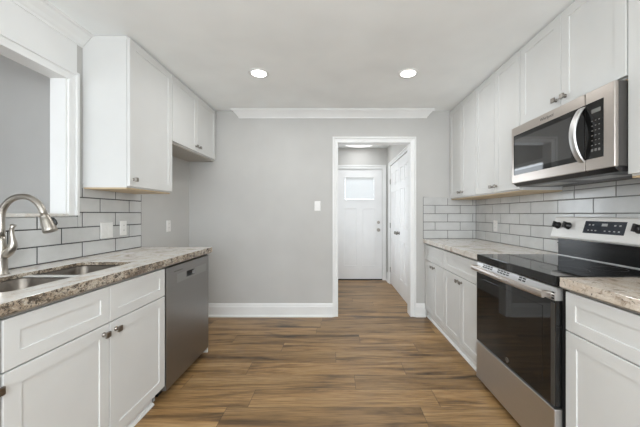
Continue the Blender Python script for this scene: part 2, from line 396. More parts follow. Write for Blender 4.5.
# ------------------------------------------------------------------ front door and closet doors
d = MB()
Wd, Hd = FX1-FX0-0.006, FZ-0.02
gx0, gx1 = 0.155, 0.710
P = facing_y((FX0+0.003, HY+0.06, 0.016))
d.panel(P, Wd, Hd, 0.045, [(0.135, 0.365, 0.25, 1.30), (0.48, 0.710, 0.25, 1.30)], 0.010, holes=[(gx0-0.02, gx1+0.0, 1.455, 1.90)])
fd = struct('door_1', d, M['door'], 'white front door with blind covered window at the hall end', 'door')
fw = MB()
ox, oz = FX0+0.003, 0.016
a, b2, z0, z1 = ox+gx0-0.02, ox+gx1, oz+1.455, oz+1.90
for (x0, x1, p0, p1) in ((a, a+0.02, z0, z1), (b2-0.02, b2, z0, z1), (a+0.02, b2-0.02, z0, z0+0.02), (a+0.02, b2-0.02, z1-0.02, z1)):
    fw.box(x0, x1, HY+0.005, HY+0.055, p0, p1, 0, 0.003)
fwo = part('window_frame', fw, M['door'], fd)
part('pane', MB().box(a+0.02, b2-0.02, HY+0.043, HY+0.047, z0+0.02, z1-0.02), M['glass'], fwo)
bl = MB(); nsl = 11; hh = (z1-z0-0.05)/nsl
for k in range(nsl):
    zc = z0+0.025+hh*(k+0.5)
    bl.loft([[Vector((x, HY+0.018, zc-hh*0.52)), Vector((x, HY+0.020, zc-hh*0.52)), Vector((x, HY+0.030, zc+hh*0.52)), Vector((x, HY+0.028, zc+hh*0.52))] for x in (a+0.024, b2-0.024)])
bl.box(a+0.022, b2-0.022, HY+0.012, HY+0.034, z1-0.05, z1-0.021)
part('blind', bl, M['blind'], fd, 'white horizontal slat blind over the door window')
for nm, z, r in (('deadbolt', 1.065, 0.027), ('door_knob', 0.925, 0.030)):
    k = MB(); cx = 0.805
    k.lathe([(r*1.05, 0), (r*1.05, 0.006), (r*0.5, 0.01), (r*0.45, 0.022), (r*0.8, 0.028), (r*0.98, 0.042), (r*0.85, 0.056), (r*0.3, 0.060)] if nm == 'door_knob' else [(r*1.05, 0), (r, 0.012), (r*0.7, 0.018), (r*0.3, 0.020)], (cx, HY+0.016, z), (0, -1, 0))
    part(nm, k, M['nickel'], fd)
part('threshold', MB().box(FX0, FX1, HY-0.005, HY+0.1, 0.0, 0.017, 0, 0.003), M['dark'], fd, 'dark sill under the front door')
mid = (CY0+CY1)/2
for i, (y0, y1, hin, kn) in enumerate(((mid+0.002, CY1-0.004, CY1-0.004, mid+0.055), (CY0+0.004, mid-0.002, CY0+0.004, mid-0.055))):
    Wc, Hc = y1-y0, 2.04; c0 = 0.085; cm = 0.075; pw = (Wc-2*c0-cm)/2
    pan = [(u, u+pw, v0, v1) for u in (c0, c0+pw+cm) for v0, v1 in ((0.24, 0.80), (1.00, 1.58), (1.68, 1.90))]
    d = MB().panel(facing((HX1+0.04, y0, 0.012), -1), Wc, Hc, 0.036, pan, 0.010, raise_=0.007)
    dd = struct('door_%d' % (i+2), d, M['door'], ['white six panel closet door nearest the front door', 'white six panel closet door nearest the kitchen doorway'][i], 'door')
    k = MB().lathe([(0.026, 0), (0.026, 0.006), (0.011, 0.010), (0.010, 0.026), (0.022, 0.032), (0.026, 0.044), (0.020, 0.056), (0.006, 0.058)], (HX1+0.004, kn, 0.93), (-1, 0, 0))
    part('door_knob', k, M['pewter'], dd)
    for z in (0.25, 1.02, 1.78):
        h = MB().box(HX1-0.008, HX1+0.006, hin-0.012, hin+0.004, z-0.045, z+0.045, 0, 0.003)
        part('hinge', h, M['pewter'], dd)

# ------------------------------------------------------------------ cabinet hardware: one square pewter knob, copied after
def knob_mesh():
    mb = MB()
    mb.lathe([(0.011, 0), (0.011, 0.003), (0.0065, 0.006), (0.006, 0.016), (0.009, 0.019)], (0, 0, 0), (1, 0, 0), 16)
    mb.box(0.018, 0.028, -0.0145, 0.0145, -0.0145, 0.0145, 0, 0.003)
    return mb
KN = None
def knob(parent, wpos, nx):
    global KN
    if KN is None:
        KN = knob_mesh().build('knob', M['pewter'], None); KN.parent = parent
        KN.location = Vector(wpos) - world_of(parent); KN.rotation_euler = (0, 0, 0 if nx > 0 else math.pi)
        return KN
    return place(KN, parent, wpos, (0, 0, 0 if nx > 0 else math.pi))
RAIL = 0.058
def front(name, parent, nx, xb, y0, y1, z0, z1, t=0.020, rail=RAIL):
    W_, H_ = y1-y0, z1-z0
    r2 = min(rail, H_*0.30)
    return part(name, MB().panel(facing((xb, y0, z0), nx), W_, H_, t, [(rail, W_-rail, r2, H_-r2)], 0.0055, slope=0.0014), M['cab'], parent)

def wall_cabinet(nx, wallx, boxx, y0, y1, z0, z1, doors, label, group, lip=0.022, splity=None, knob_at=None, door_top=None, under='maple'):
    """doors: list of (ya, yb); knob_at: list of y; nx: direction the doors face"""
    wallx += nx*0.002
    c = thing('wall_cabinet', ((wallx+boxx)/2, (y0+y1)/2, z0), label, 'cabinet', group)
    g = 0.001
    b = MB()
    xa, xb_ = sorted((wallx, boxx))
    # carcass: two sides, top, back, recessed bottom, face frame
    zb = z0+0.010
    b.box(xa, xb_, y0+g, y0+0.016, zb, z1, 0, 0.001).box(xa, xb_, y1-0.016, y1-g, zb, z1, 0, 0.001)
    b.box(xa, xb_, y0+0.016, y1-0.016, z1-0.016, z1)
    bx = wallx + nx*0.006
    b.box(wallx, bx, y0+0.016, y1-0.016, zb, z1-0.016)
    fx = boxx - nx*0.019
    b.box(fx, boxx, y0+0.016, y1-0.016, zb, z0+0.038).box(fx, boxx, y0+0.016, y1-0.016, z1-0.05, z1-0.016)
    part('carcass', b, M['cab'], c)
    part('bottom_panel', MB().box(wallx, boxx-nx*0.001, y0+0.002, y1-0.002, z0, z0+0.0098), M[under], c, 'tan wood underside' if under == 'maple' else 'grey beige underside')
    for i, (ya, yb) in enumerate(doors):
        dr = front('door', c, nx, boxx+nx*0.0015, ya, yb, z0+0.018, (door_top or z1-0.012))
        if knob_at and knob_at[i] is not None:
            knob(dr, (boxx+nx*0.0215, knob_at[i], z0+0.018+0.05), nx)
    return c

# left wall cabinets
LB = -1.43
wall_cabinet(1, WL, LB, 1.975, 2.497, 1.393, CH-0.002, [(1.978, 2.494)], 'tall white wall cabinet beside the opening, its end panel facing us', 'white wall cabinets', knob_at=[2.015])
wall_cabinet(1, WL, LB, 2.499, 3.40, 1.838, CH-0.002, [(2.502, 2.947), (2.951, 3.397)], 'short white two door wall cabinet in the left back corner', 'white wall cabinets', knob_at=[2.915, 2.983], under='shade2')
# right wall cabinets
RB = 1.383
wall_cabinet(-1, WR, RB, 2.80, 3.42, 1.387, CH-0.002, [(2.803, 3.108), (3.112, 3.417)], 'tall white wall cabinet in the right back corner', 'white wall cabinets', knob_at=[3.075, 3.145])
wall_cabinet(-1, WR, RB, 2.124, 2.798, 1.387, CH-0.002, [(2.127, 2.459), (2.463, 2.795)], 'tall white wall cabinet just left of the microwave', 'white wall cabinets', knob_at=[2.425, 2.497])
wall_cabinet(-1, WR, RB, 1.344, 2.122, 1.850, CH-0.002, [(1.347, 1.735), (1.739, 2.119)], 'short white two door wall cabinet above the microwave', 'white wall cabinets', knob_at=[1.702, 1.772])
wall_cabinet(-1, WR, RB, 0.74, 1.342, 1.387, CH-0.002, [(0.743, 1.039), (1.043, 1.339)], 'white wall cabinet cut off by the right frame edge, beyond the microwave', 'white wall cabinets', knob_at=[1.005, 1.077])

# base cabinets
def base_cabinet(nx, wallx, boxx, y0, y1, label, drawers, doors, knobs, zs=0.683, top=0.872, name='base_cabinet', toe=0.05, board=None, sink=False, dknobs=None):
    wallx += nx*0.012
    c = thing(name, ((wallx+boxx)/2, (y0+y1)/2, 0), label, 'cabinet', 'white base cabinets')
    b = MB(); xa, xb_ = sorted((wallx, boxx)); tx = boxx - nx*toe
    ta, tb = sorted((wallx, tx))
    for (ya, yb) in ((y0+0.001, y0+0.018), (y1-0.018, y1-0.001)):
        b.box(xa, xb_, ya, yb, 0.095, top).box(ta, tb, ya, yb, 0, 0.095)
    b.box(xa, xb_, y0+0.018, y1-0.018, 0.095, 0.112)
    b.box(wallx, wallx+nx*0.008, y0+0.018, y1-0.018, 0.112, top)
    fx = boxx-nx*0.019
    b.box(fx, boxx, y0+0.018, y1-0.018, top-0.04, top).box(fx, boxx, y0+0.018, y1-0.018, zs-0.02, zs+0.02).box(fx, boxx, y0+0.018, y1-0.018, 0.112, 0.135)
    if not sink: b.box(wallx+nx*0.008, fx, y0+0.018, y1-0.018, top-0.016, top)
    part('carcass', b, M['cab'], c)
    for i, (ya, yb) in enumerate(drawers):
        dr = front('drawer_front', c, nx, boxx+nx*0.0015, ya, yb, zs+0.003, top-0.010, rail=0.052)
        if dknobs: knob(dr, (boxx+nx*0.0215, (ya+yb)/2, (zs+top)/2), nx)
    for (ya, yb), ky in zip(doors, knobs):
        dr = front('door', c, nx, boxx+nx*0.0015, ya, yb, 0.092, zs-0.003)
        if ky is not None: knob(dr, (boxx+nx*0.0215, ky, zs-0.045), nx)
    ba, bb = board or (y0, y1)
    tk = MB().box(tx, tx+nx*0.012, ba, bb, 0, 0.092)
    tk.loft([[Vector((tx+nx*(0.012+d), y, z)) for d, z in ((0, 0), (0.016, 0), (0.015, 0.007), (0.009, 0.015), (0, 0.018))] for y in (ba, bb)])
    part('toe_kick', tk, M['trim'], c)
    return c
LD = -1.136   # carcass front on the left; door faces at -1.1145
base_cabinet(1, WL, LD, 0.964, 1.890, 'white sink cabinet under the double bowl sink', [(0.967, 1.424), (1.428, 1.887)], [(0.967, 1.424), (1.428, 1.887)], [1.388, 1.464], name='sink_cabinet', toe=0.045, board=(0.964, 1.838), sink=True)
base_cabinet(1, WL, LD, 0.20, 0.962, 'white base cabinet at the left frame edge, before the sink cabinet', [(0.203, 0.959)], [(0.203, 0.579), (0.583, 0.959)], [0.545, 0.938], toe=0.045)
RD = 1.090
base_cabinet(-1, WR, RD, 2.83, 3.425, 'white base cabinet in the right back corner', [(2.833, 3.422)], [(2.833, 3.126), (3.130, 3.422)], [3.095, 3.165], toe=0.03)
base_cabinet(-1, WR, RD, 2.108, 2.828, 'white base cabinet between the range and the corner cabinet', [(2.111, 2.825)], [(2.111, 2.466), (2.470, 2.825)], [2.432, 2.504], toe=0.03)
base_cabinet(-1, WR, RD, 0.40, 1.338, 'white base cabinet nearest us on the right, before the range', [(0.403, 1.335)], [(0.403, 0.847), (0.851, 1.335)], [0.811, 0.887], toe=0.03)
tag(part('end_panel', MB().box(WL, -1.125, 2.536, 2.554, 0, 0.872, 0, 0.001), M['cab'], None), 'thin white end panel on the far side of the dishwasher', 'panel')

# ------------------------------------------------------------------ worktops
SX0, SX1, SY0, SY1 = -1.555, -1.232, 1.08, 1.775
def rrect(x0, x1, y0, y1, r, n=6):
    out = []
    for cx, cy, a0 in ((x1-r, y1-r, 0), (x0+r, y1-r, 90), (x0+r, y0+r, 180), (x1-r, y0+r, 270)):
        for k in range(n+1):
            a = math.radians(a0+90*k/n); out.append((cx+r*math.cos(a), cy+r*math.sin(a)))
    return out
def worktop(x0, x1, y0, y1, hole, label, nx, edge):
    bm = bmesh.new()
    def loop(pts, z):
        vs = [bm.verts.new((p[0], p[1], z)) for p in pts]
        return [bm.edges.new((vs[i], vs[(i+1) % len(vs)])) for i in range(len(vs))]
    es = loop(rrect(x0, x1, y0, y1, 0.006, 2), CT)
    if hole: es += loop(rrect(*hole, 0.05), CT)
    bmesh.ops.triangle_fill(bm, use_beauty=True, use_dissolve=False, edges=es)
    r = bmesh.ops.extrude_face_region(bm, geom=list(bm.faces))
    bmesh.ops.translate(bm, vec=(0, 0, -0.020), verts=[v for v in r['geom'] if isinstance(v, bmesh.types.BMVert)])
    bmesh.ops.recalc_face_normals(bm, faces=bm.faces)
    for f in bm.faces:
        if abs(f.normal.z) < 0.5: f.material_index = 1
    mb = MB(); mb.bm.free(); mb.bm = bm
    c = thing('worktop', ((x0+x1)/2, (y0+y1)/2, CT-0.05), label, 'worktop', 'granite worktops')
    part('slab', mb, [M['granite_warm'] if edge == M['granite_warm'] else M['granite'], edge], c, bevel_mod=0.003)
    xo, xi = (x1, x1-0.035) if nx > 0 else (x0, x0+0.035)
    ed = MB().box(xi, xo, y0+0.0005, y1-0.0005, CT-0.043, CT-0.0195, 0, 0.003)
    part('built_up_edge', ed, edge, c, 'speckled brown built up front edge')
    xf = xo-nx*0.008
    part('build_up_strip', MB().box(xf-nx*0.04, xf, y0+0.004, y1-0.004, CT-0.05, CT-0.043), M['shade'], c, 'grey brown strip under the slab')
    for yy in ((y1,) if nx > 0 else ()):
        part('built_up_edge', MB().box(x0+0.002, xi, yy-0.03, yy, CT-0.043, CT-0.0195, 0, 0.003), edge, c)
    return c
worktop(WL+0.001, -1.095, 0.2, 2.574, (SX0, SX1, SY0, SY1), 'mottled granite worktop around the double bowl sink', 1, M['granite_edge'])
worktop(1.045, WR-0.001, 2.106, WB-0.001, None, 'mottled granite worktop in the right back corner, beyond the range', -1, M['granite'])
worktop(1.045, WR-0.001, 0.40, 1.343, None, 'brown mottled granite worktop nearest us on the right', -1, M['granite_warm'])

# ------------------------------------------------------------------ sink and faucet
sk = thing('kitchen_sink', ((SX0+SX1)/2, 1.43, 0.69), 'stainless double bowl sink set under the granite worktop', 'sink')
ZT = CT-0.0205
def bowl(y0, y1):
    b = MB(); x0, x1 = SX0-0.008, SX1+0.008
    def L(i, z, r): return [Vector((px, py, z)) for px, py in rrect(x0+i, x1-i, y0+i, y1-i, r, 6)]
    b.loft([L(0.010, ZT-0.203, 0.05), L(-0.004, ZT-0.19, 0.055), L(-0.004, ZT-0.004, 0.055), L(-0.012, ZT-0.004, 0.055), L(-0.012, ZT, 0.055), L(0.0, ZT, 0.055), L(0.004, ZT-0.006, 0.052), L(0.010, ZT-0.16, 0.05), L(0.018, ZT-0.182, 0.045), L(0.04, ZT-0.195, 0.03), L(0.10, ZT-0.199, 0.015)], smooth=True)
    return b
for (a, b2) in ((SY0-0.002, 1.436), (1.462, SY1+0.004)):
    o = part('bowl', bowl(a, b2), M['sink'], sk)
    cx, cy = (SX0+SX1)/2, (a+b2)/2
    dr = MB().lathe([(0.052, 0), (0.056, 0.004), (0.050, 0.006), (0.040, 0.001), (0.010, 0.001), (0.008, 0.006)], (cx, cy, ZT-0.199))
    part('drain', dr, M['nickel'], o)
part('divider', MB().box(SX0+0.001, SX1-0.001, 1.432, 1.466, ZT+0.0002, ZT+0.006, 0, 0.002, 3), M['console'], sk, 'bright rim between the two bowls')

FXp, FYp = -1.634, 1.41
fc = thing('kitchen_faucet', (FXp, FYp, CT), 'brushed nickel pull down faucet behind the sink', 'faucet')
b = MB().lathe([(0.030, 0), (0.030, 0.004), (0.0255, 0.010), (0.0225, 0.03), (0.0225, 0.075), (0.0245, 0.10), (0.024, 0.125), (0.0215, 0.14), (0.0185, 0.15), (0.0165, 0.165), (0.0145, 0.185)], (FXp, FYp, CT))
part('body', b, M['nickel'], fc)
R0 = 0.104; cz = 1.202
pts = [(FXp, FYp, CT+0.178), (FXp, FYp, cz-0.06), (FXp, FYp, cz-0.03)]
pts += [(FXp+R0-R0*math.cos(math.radians(a)), FYp, cz+R0*math.sin(math.radians(a))) for a in range(0, 166, 6)]
pts.append(tuple(Vector(pts[-1]) + (Vector(pts[-1])-Vector(pts[-2])).normalized()*0.024))
ex = Vector(pts[-1]); dv = (Vector(pts[-1])-Vector(pts[-2])).normalized()
part('spout', MB().tube(pts, [0.0142]*2+[0.0138]*(len(pts)-2), 20), M['nickel'], fc)
h = MB().lathe([(0.0138, -0.004), (0.0185, 0.0), (0.0195, 0.004), (0.0185, 0.009), (0.0200, 0.012), (0.0225, 0.03), (0.0265, 0.062), (0.0285, 0.078), (0.0275, 0.083), (0.022, 0.081), (0.004, 0.080)], ex, dv, 28)
sh = part('spray_head', h, M['nickel'], fc)
sd = Vector((dv.z, 0, -dv.x)); sd = sd if sd.x > 0 else -sd
sd = (sd + Vector((0, 1.1, 0))).normalized()
bt = MB(); pc = ex + dv*0.035 + sd*0.0225
bt.tube([pc-dv*0.020-sd*0.003, pc-dv*0.012+sd*0.003, pc+sd*0.005, pc+dv*0.014+sd*0.006, pc+dv*0.024+sd*0.001], [0.003, 0.007, 0.008, 0.0075, 0.004], 12)
part('spray_button', bt, M['black'], sh, 'black button')
# lever on the side of the body
hm = MB()
hm.tube([(FXp+0.012, FYp, CT+0.085), (FXp+0.024, FYp+0.002, CT+0.098), (FXp+0.040, FYp+0.004, CT+0.116), (FXp+0.050, FYp+0.005, CT+0.132), (FXp+0.053, FYp+0.005, CT+0.150), (FXp+0.050, FYp+0.005, CT+0.172), (FXp+0.046, FYp+0.005, CT+0.195), (FXp+0.047, FYp+0.005, CT+0.226), (FXp+0.054, FYp+0.005, CT+0.242)],
        [0.016, 0.018, 0.0185, 0.0175, 0.015, 0.0115, 0.009, 0.0085, 0.0115], 18)
part('lever_handle', hm, M['nickel'], fc)

# ------------------------------------------------------------------ tile backsplashes
def tiles(mb, P, rows, u_lo, u_hi, phase, zs, pitch=0.299, g=0.0060, th=0.009, regions=None):
    """running bond: row i has joints at phase (even) or phase+pitch/2 (odd)"""
    for i in range(len(zs)-1):
        for (ua, ub, vtop) in (regions or [(u_lo, u_hi, 99)]):
            v0, v1 = zs[i]+g/2, min(zs[i+1]-g/2, vtop)
            if vtop < 1.2 and zs[i+1] > vtop+0.01: continue
            if v1-v0 < 0.012: continue
            off = phase + (pitch/2 if i % 2 else 0)
            k = math.floor((ua-off)/pitch)
            while off+k*pitch < ub:
                a, b2 = max(ua, off+k*pitch+g/2), min(ub, off+(k+1)*pitch-g/2); k += 1
                if b2-a < 0.01: continue
                c = 0.003
                def R(i_, n): return [P(a+i_, v0+i_, n), P(b2-i_, v0+i_, n), P(b2-i_, v1-i_, n), P(a+i_, v1-i_, n)]
                mb.loft([R(0, 0.001), R(0, th-0.002), R(c, th)], 0, (False, True))
ZS = [CT+0.002+0.1015*k for k in range(6)]
def grout_box(mb, P, ua, ub, v0, v1, n=0.006):
    mb.loft([[P(ua, v0, q), P(ub, v0, q), P(ub, v1, q), P(ua, v1, q)] for q in (0.0, n)], 1)
PLt = lambda u, v, n: Vector((WL+0.0008+n, u, v))
t = MB()
tiles(t, PLt, None, 0.2, 2.567, 2.567-0.299*9, ZS, g=0.0072, regions=[(0.2, 2.567, 1.1275)])
tiles(t, PLt, None, 0.2, 2.567, 2.567-0.299*9, ZS[2:], g=0.0072, regions=[(0.2, 1.9325, 1.202), (1.9345, 2.567, 1.4345)])
grout_box(t, PLt, 0.2, 2.571, CT+0.0005, 1.203); grout_box(t, PLt, 1.9335, 1.9745, 1.203, 1.436); grout_box(t, PLt, 1.9745, 2.571, 1.203, 1.392)
# trim the tiles that would enter the wall cabinet
for vtx in t.bm.verts:
    if vtx.co.z > 1.392 and vtx.co.y > 1.974: vtx.co.z = 1.392
tag(t.build('tile_backsplash', [M['tile'], M['grout']]), 'grey subway tile backsplash behind the faucet', 'backsplash', 'subway tile backsplashes')
PRt = lambda u, v, n: Vector((WR-n, u, v))
ZSR = [CT+0.002+0.0990*k for k in range(6)]
t = MB(); tiles(t, PRt, None, 0.58, WB-0.0095, 3.213-0.299*12, ZSR, regions=[(0.58, WB-0.0095, 1.386)])
tiles(t, PRt, None, 1.36, 2.12, 3.213-0.299*12, [1.388, 1.42, 1.44], regions=[(1.362, 2.122, 1.4385)])
grout_box(t, PRt, 0.58, WB-0.0005, CT+0.0005, 1.3865); grout_box(t, PRt, 1.361, 2.123, 1.3865, 1.439)
tag(t.build('tile_backsplash', [M['tile'], M['grout_pale']]), 'grey subway tile backsplash running behind the range', 'backsplash', 'subway tile backsplashes')
PBt = lambda u, v, n: Vector((u, WB-n, v))
t = MB(); tiles(t, PBt, None, 1.052, WR-0.010, 1.339-0.299*4, ZSR)
grout_box(t, PBt, 1.048, WR-0.007, CT+0.0005, ZSR[-1]+0.002)
for vtx in t.bm.verts:
    if vtx.co.z > 1.3865 and vtx.co.x > 1.37: vtx.co.z = 1.3865
tag(t.build('tile_backsplash', [M['tile'], M['grout_pale']]), 'short grey subway tile backsplash on the back wall beside the doorway', 'backsplash', 'subway tile backsplashes')

# ------------------------------------------------------------------ outlets and switch
def plate(P, loc, w_, h_, label, cat, name, kind, group=None):
    o = thing(name, loc, label, cat, group)
    mb = MB()
    def R(i, n): return [P(-w_/2+i, -h_/2+i, n), P(w_/2-i, -h_/2+i, n), P(w_/2-i, h_/2-i, n), P(-w_/2+i, h_/2-i, n)]
    mb.loft([R(0, 0), R(0, 0.003), R(0.004, 0.006)])
    pl = part('cover_plate', mb, M['plastic'], o)
    def bx(u0, u1, v0, v1, n0, n1, nm, mt, par):
        q = MB().loft([[P(u0, v0, n), P(u1, v0, n), P(u1, v1, n), P(u0, v1, n)] for n in (n0, n1)]); return part(nm, q, mt, par)
    for c in kind:
        if c[0] == 'rocker':
            r = bx(c[1]-0.0165, c[1]+0.0165, -0.034, 0.034, 0.005, 0.0085, 'rocker', M['plastic'], o)
        elif c[0] == 'duplex':
            for vz in (-0.02, 0.02):
                r = bx(c[1]-0.016, c[1]+0.016, vz-0.014, vz+0.014, 0.005, 0.0075, 'socket', M['plastic'], o)
                sl = MB()
                for du in (-0.006, 0.006):
                    sl.loft([[P(c[1]+du-0.001, vz-0.002, n), P(c[1]+du+0.001, vz-0.002, n), P(c[1]+du+0.001, vz+0.007, n), P(c[1]+du-0.001, vz+0.007, n)] for n in (0.007, 0.0078)])
                part('slot', sl, M['slot'], r)
        elif c[0] == 'toggle':
            r = bx(c[1]-0.005, c[1]+0.005, -0.012, 0.012, 0.005, 0.0065, 'toggle_plate', M['plastic'], o)
            bx(c[1]-0.004, c[1]+0.004, 0.0, 0.011, 0.0065, 0.017, 'toggle', M['plastic'], o)
    return o
tx = WL+0.0092
y, z = 2.175, 1.098
plate(lambda u, v, n: Vector((tx+n, y+u, z+v)), (tx, y, z), 0.118, 0.118, 'white double switch plate on the tiles, nearest the sink', 'switch', 'switch_plate', [('rocker', -0.024), ('rocker', 0.024)])
y2, z2 = 2.345, 1.106
plate(lambda u, v, n: Vector((tx+n, y2+u, z2+v)), (tx, y2, z2), 0.072, 0.116, 'narrow white outlet on the tiles under the tall left wall cabinet', 'outlet', 'wall_outlet', [('duplex', 0)], 'wall outlets')
plate(lambda u, v, n: Vector((WL+n, 3.0+u, 1.095+v)), (WL, 3.0, 1.095), 0.072, 0.116, 'white outlet on the plain grey wall beyond the dishwasher', 'outlet', 'wall_outlet', [('duplex', 0)], 'wall outlets')
tr = WR-0.0092; y3, z3 = 3.0, 1.095
plate(lambda u, v, n: Vector((tr-n, y3+u, z3+v)), (tr, y3, z3), 0.072, 0.116, 'white outlet on the tiles over the far right worktop', 'outlet', 'wall_outlet', [('duplex', 0)], 'wall outlets')
plate(lambda u, v, n: Vector((-0.208+u, WB-n, 1.315+v)), (-0.208, WB, 1.315), 0.072, 0.116, 'white light switch on the grey wall left of the doorway', 'switch', 'light_switch', [('toggle', 0)])

# ------------------------------------------------------------------ dishwasher
DY0, DY1, DF = 1.8945, 2.532, -1.110
dw = thing('dishwasher', (-1.42, (DY0+DY1)/2, 0), 'stainless dishwasher between sink cabinet and back wall', 'dishwasher')
part('tub', MB().box(WL+0.05, DF-0.04, DY0+0.006, DY1-0.006, 0.10, 0.862).box(WL+0.05, DF-0.07, DY0+0.02, DY1-0.02, 0.005, 0.10), M['black'], dw, 'black body and recessed toe space')
dd = MB()
hy0, hy1, hz0, hz1 = 2.155, 2.275, 0.752, 0.792    # pocket handle
P = facing((DF-0.038, DY0+0.003, 0.052), 1)
Wd, Hd = DY1-DY0-0.006, 0.862-0.052
dd.panel(P, Wd, Hd, 0.038, [(hy0-DY0, hy1-DY0, hz0-0.052, hz1-0.052)], 0.020, c=0.003, slope=0.004)
door = part('door', dd, M['steel_dw'], dw)
part('control_strip', MB().box(DF-0.0005, DF+0.0012, DY0+0.13, hy0-0.008, 0.735, 0.797).box(DF-0.0005, DF+0.0012, hy1+0.008, DY1-0.06, 0.735, 0.797).box(DF-0.0005, DF+0.0012, hy0-0.008, hy1+0.008, 0.735, 0.748), M['steel_band'], door, 'paler stainless band around the pocket handle')
part('handle_pocket', MB().box(DF-0.019, DF-0.0165, hy0+0.006, hy1-0.006, hz0+0.006, hz1-0.006).box(DF-0.018, DF-0.002, hy0+0.005, hy1-0.005, hz1-0.010, hz1-0.004), M['dark'], door, 'dark pocket handle')
part('badge', MB().box(DF, DF+0.001, DY0+0.09, DY0+0.20, 0.818, 0.824), M['logo'], door, 'small dark badge')

# ------------------------------------------------------------------ range
RY0, RY1 = 1.348, 2.104
RM = (RY0+RY1)/2
rg = thing('range', (1.36, RM, 0), 'stainless and black glass electric range between the right worktops', 'range')
bd = MB().box(1.0710, WR-0.02, RY0+0.004, RY1-0.004, 0.03, 0.876, 0, 0.002)
bd.box(WR-0.05, WR-0.02, RY0+0.024, RY1-0.024, 0.876, 1.045)
for yy in (RY0+0.05, RY1-0.05): bd.box(1.12, 1.16, yy-0.02, yy+0.02, 0, 0.03)
part('body', bd, M['black'], rg)
part('storage_drawer', MB().box(1.0310, 1.0700, RY0+0.004, RY1-0.002, 0.040, 0.300, 0, 0.004), M['steel'], rg, 'brushed stainless drawer front')
od = part('oven_door', MB().box(1.0330, 1.0700, RY0+0.004, RY1-0.002, 0.308, 0.812, 0, 0.004), M['glass_black'], rg, 'black glass oven door')
part('oven_window', MB().box(1.0315, 1.0335, RY0+0.085, RY1-0.10, 0.39, 0.765, 0, 0.0006), M['oven_glass'], od)
part('door_edge_strip', MB().box(1.0318, 1.0350, RY0+0.006, RY0+0.030, 0.315, 0.80), M['case'], od)
# vented steel trim on top of the door
vt = MB().loft([[Vector((x, yy, z)) for x, z in ((1.0320, 0.812), (1.0320, 0.838), (1.0440, 0.872), (1.0700, 0.872), (1.0700, 0.812))] for yy in (RY0+0.004, RY1-0.002)])
vto = part('vent_trim', vt, M['steel'], od, 'stainless vented top edge')
for y0_, n_ in ((1.90, 4), (1.72, 4), (1.57, 2)):
    for r_ in range(2):
        for k in range(n_):
            ya = y0_ + 0.032*k; t0 = 0.30+0.36*r_
            xA, zA = 1.0320+0.012*t0, 0.838+0.034*t0; xB, zB = 1.0320+0.012*(t0+0.2), 0.838+0.034*(t0+0.2)
            sl = MB().loft([[Vector((xA-0.0012, yy, zA)), Vector((xB-0.0012, yy, zB)), Vector((xB+0.001, yy, zB)), Vector((xA+0.001, yy, zA))] for yy in (ya, ya+0.024)]); part('vent_slot', sl, M['dark'], vto)
for k in range(3): part('end_slot', MB().box(1.0306, 1.0330, RY0+0.008, RY0+0.024, 0.818+0.0135*k, 0.826+0.0135*k), M['dark'], vto)
# handle: broad flat bar on two brackets
hb = MB(); n = 14; lp = []
for k in range(n+1):
    yy = 1.375 + (2.085-1.375)*k/n
    bow = 0.010*(1-(2*k/n-1)**2)
    xo = 0.9900-bow
    lp.append([Vector((xo, yy, 0.820)), Vector((xo-0.005, yy, 0.826)), Vector((xo-0.006, yy, 0.838)), Vector((xo-0.003, yy, 0.850)), Vector((xo+0.004, yy, 0.855)), Vector((xo+0.011, yy, 0.850)), Vector((xo+0.012, yy, 0.826)), Vector((xo+0.008, yy, 0.820))])
hb.loft(lp)
for yy in (1.377, 2.055): hb.box(0.9920, 1.0360, yy, yy+0.026, 0.822, 0.852, 0, 0.002)
part('handle', hb, M['steel_mw'], od, 'broad stainless bar handle')
bg_ = MB().lathe([(0.0145, 0), (0.0145, 0.0015), (0.0125, 0.0025), (0.0115, 0.0012), (0.002, 0.0012)], (1.0317, RM, 0.345), (-1, 0, 0))
bgo = part('badge', bg_, M['steel_hi'], od, 'small round badge')
# cooktop
ck = part('cooktop', MB().box(1.0360, WR-0.05, RY0+0.001, RY1-0.001, 0.878, CT+0.003, 0, 0.004), M['glass_black'], rg, 'black glass cooktop')
for (cx, cy, r) in ((1.22, RM-0.19, 0.105), (1.22, RM+0.19, 0.09), (1.46, RM-0.19, 0.075), (1.46, RM+0.19, 0.10)):
    rr = MB(); k = 48
    rr.loft([[Vector((cx+q*math.cos(2*math.pi*i/k), cy+q*math.sin(2*math.pi*i/k), CT+0.0033)) for i in range(k)] for q in (r, r+0.002)], caps=(False, False))
    part('burner_ring', rr, M['case'], ck)
# back guard
bgd = MB().box(1.612, WR-0.03, RY0+0.022, RY1-0.022, CT+0.003, 1.05, 0, 0.002)
bgd.box(1.606, 1.613, RY0+0.022, RY1-0.022, 1.012, 1.018)
bk = part('back_guard', bgd, M['guard'], rg, 'glossy black back guard')
part('trim_strip', MB().box(1.604, 1.612, RY0+0.02, RY1-0.02, CT+0.003, CT+0.008, 0, 0.001), M['steel'], bk, 'thin bright strip along the cooktop')
cs = [(1.572, 1.062), (1.576, 1.050), (1.60, 1.046), (WR-0.022, 1.046), (WR-0.022, 1.200), (1.622, 1.200), (1.612, 1.196)]
con = MB().loft([[Vector((x, yy, z)) for x, z in cs] for yy in (RY0+0.002, RY1-0.002)])
co = part('control_console', con, M['console'], rg, 'slanted stainless control console', bevel_mod=0.002)
sA, sB = Vector((1.572, 0, 1.062)), Vector((1.612, 0, 1.196))
sv = (sB-sA); slen = sv.length; sv.normalize(); sn = Vector((-sv.z, 0, sv.x))
def PC(yv, s_, n_): p = sA + sv*s_ + sn*n_; return Vector((p.x, yv, p.z))
def cbox(y0_, y1_, s0, s1, n0, n1, mb): mb.loft([[PC(y0_, s0, q), PC(y1_, s0, q), PC(y1_, s1, q), PC(y0_, s1, q)] for q in (n0, n1)]); return mb
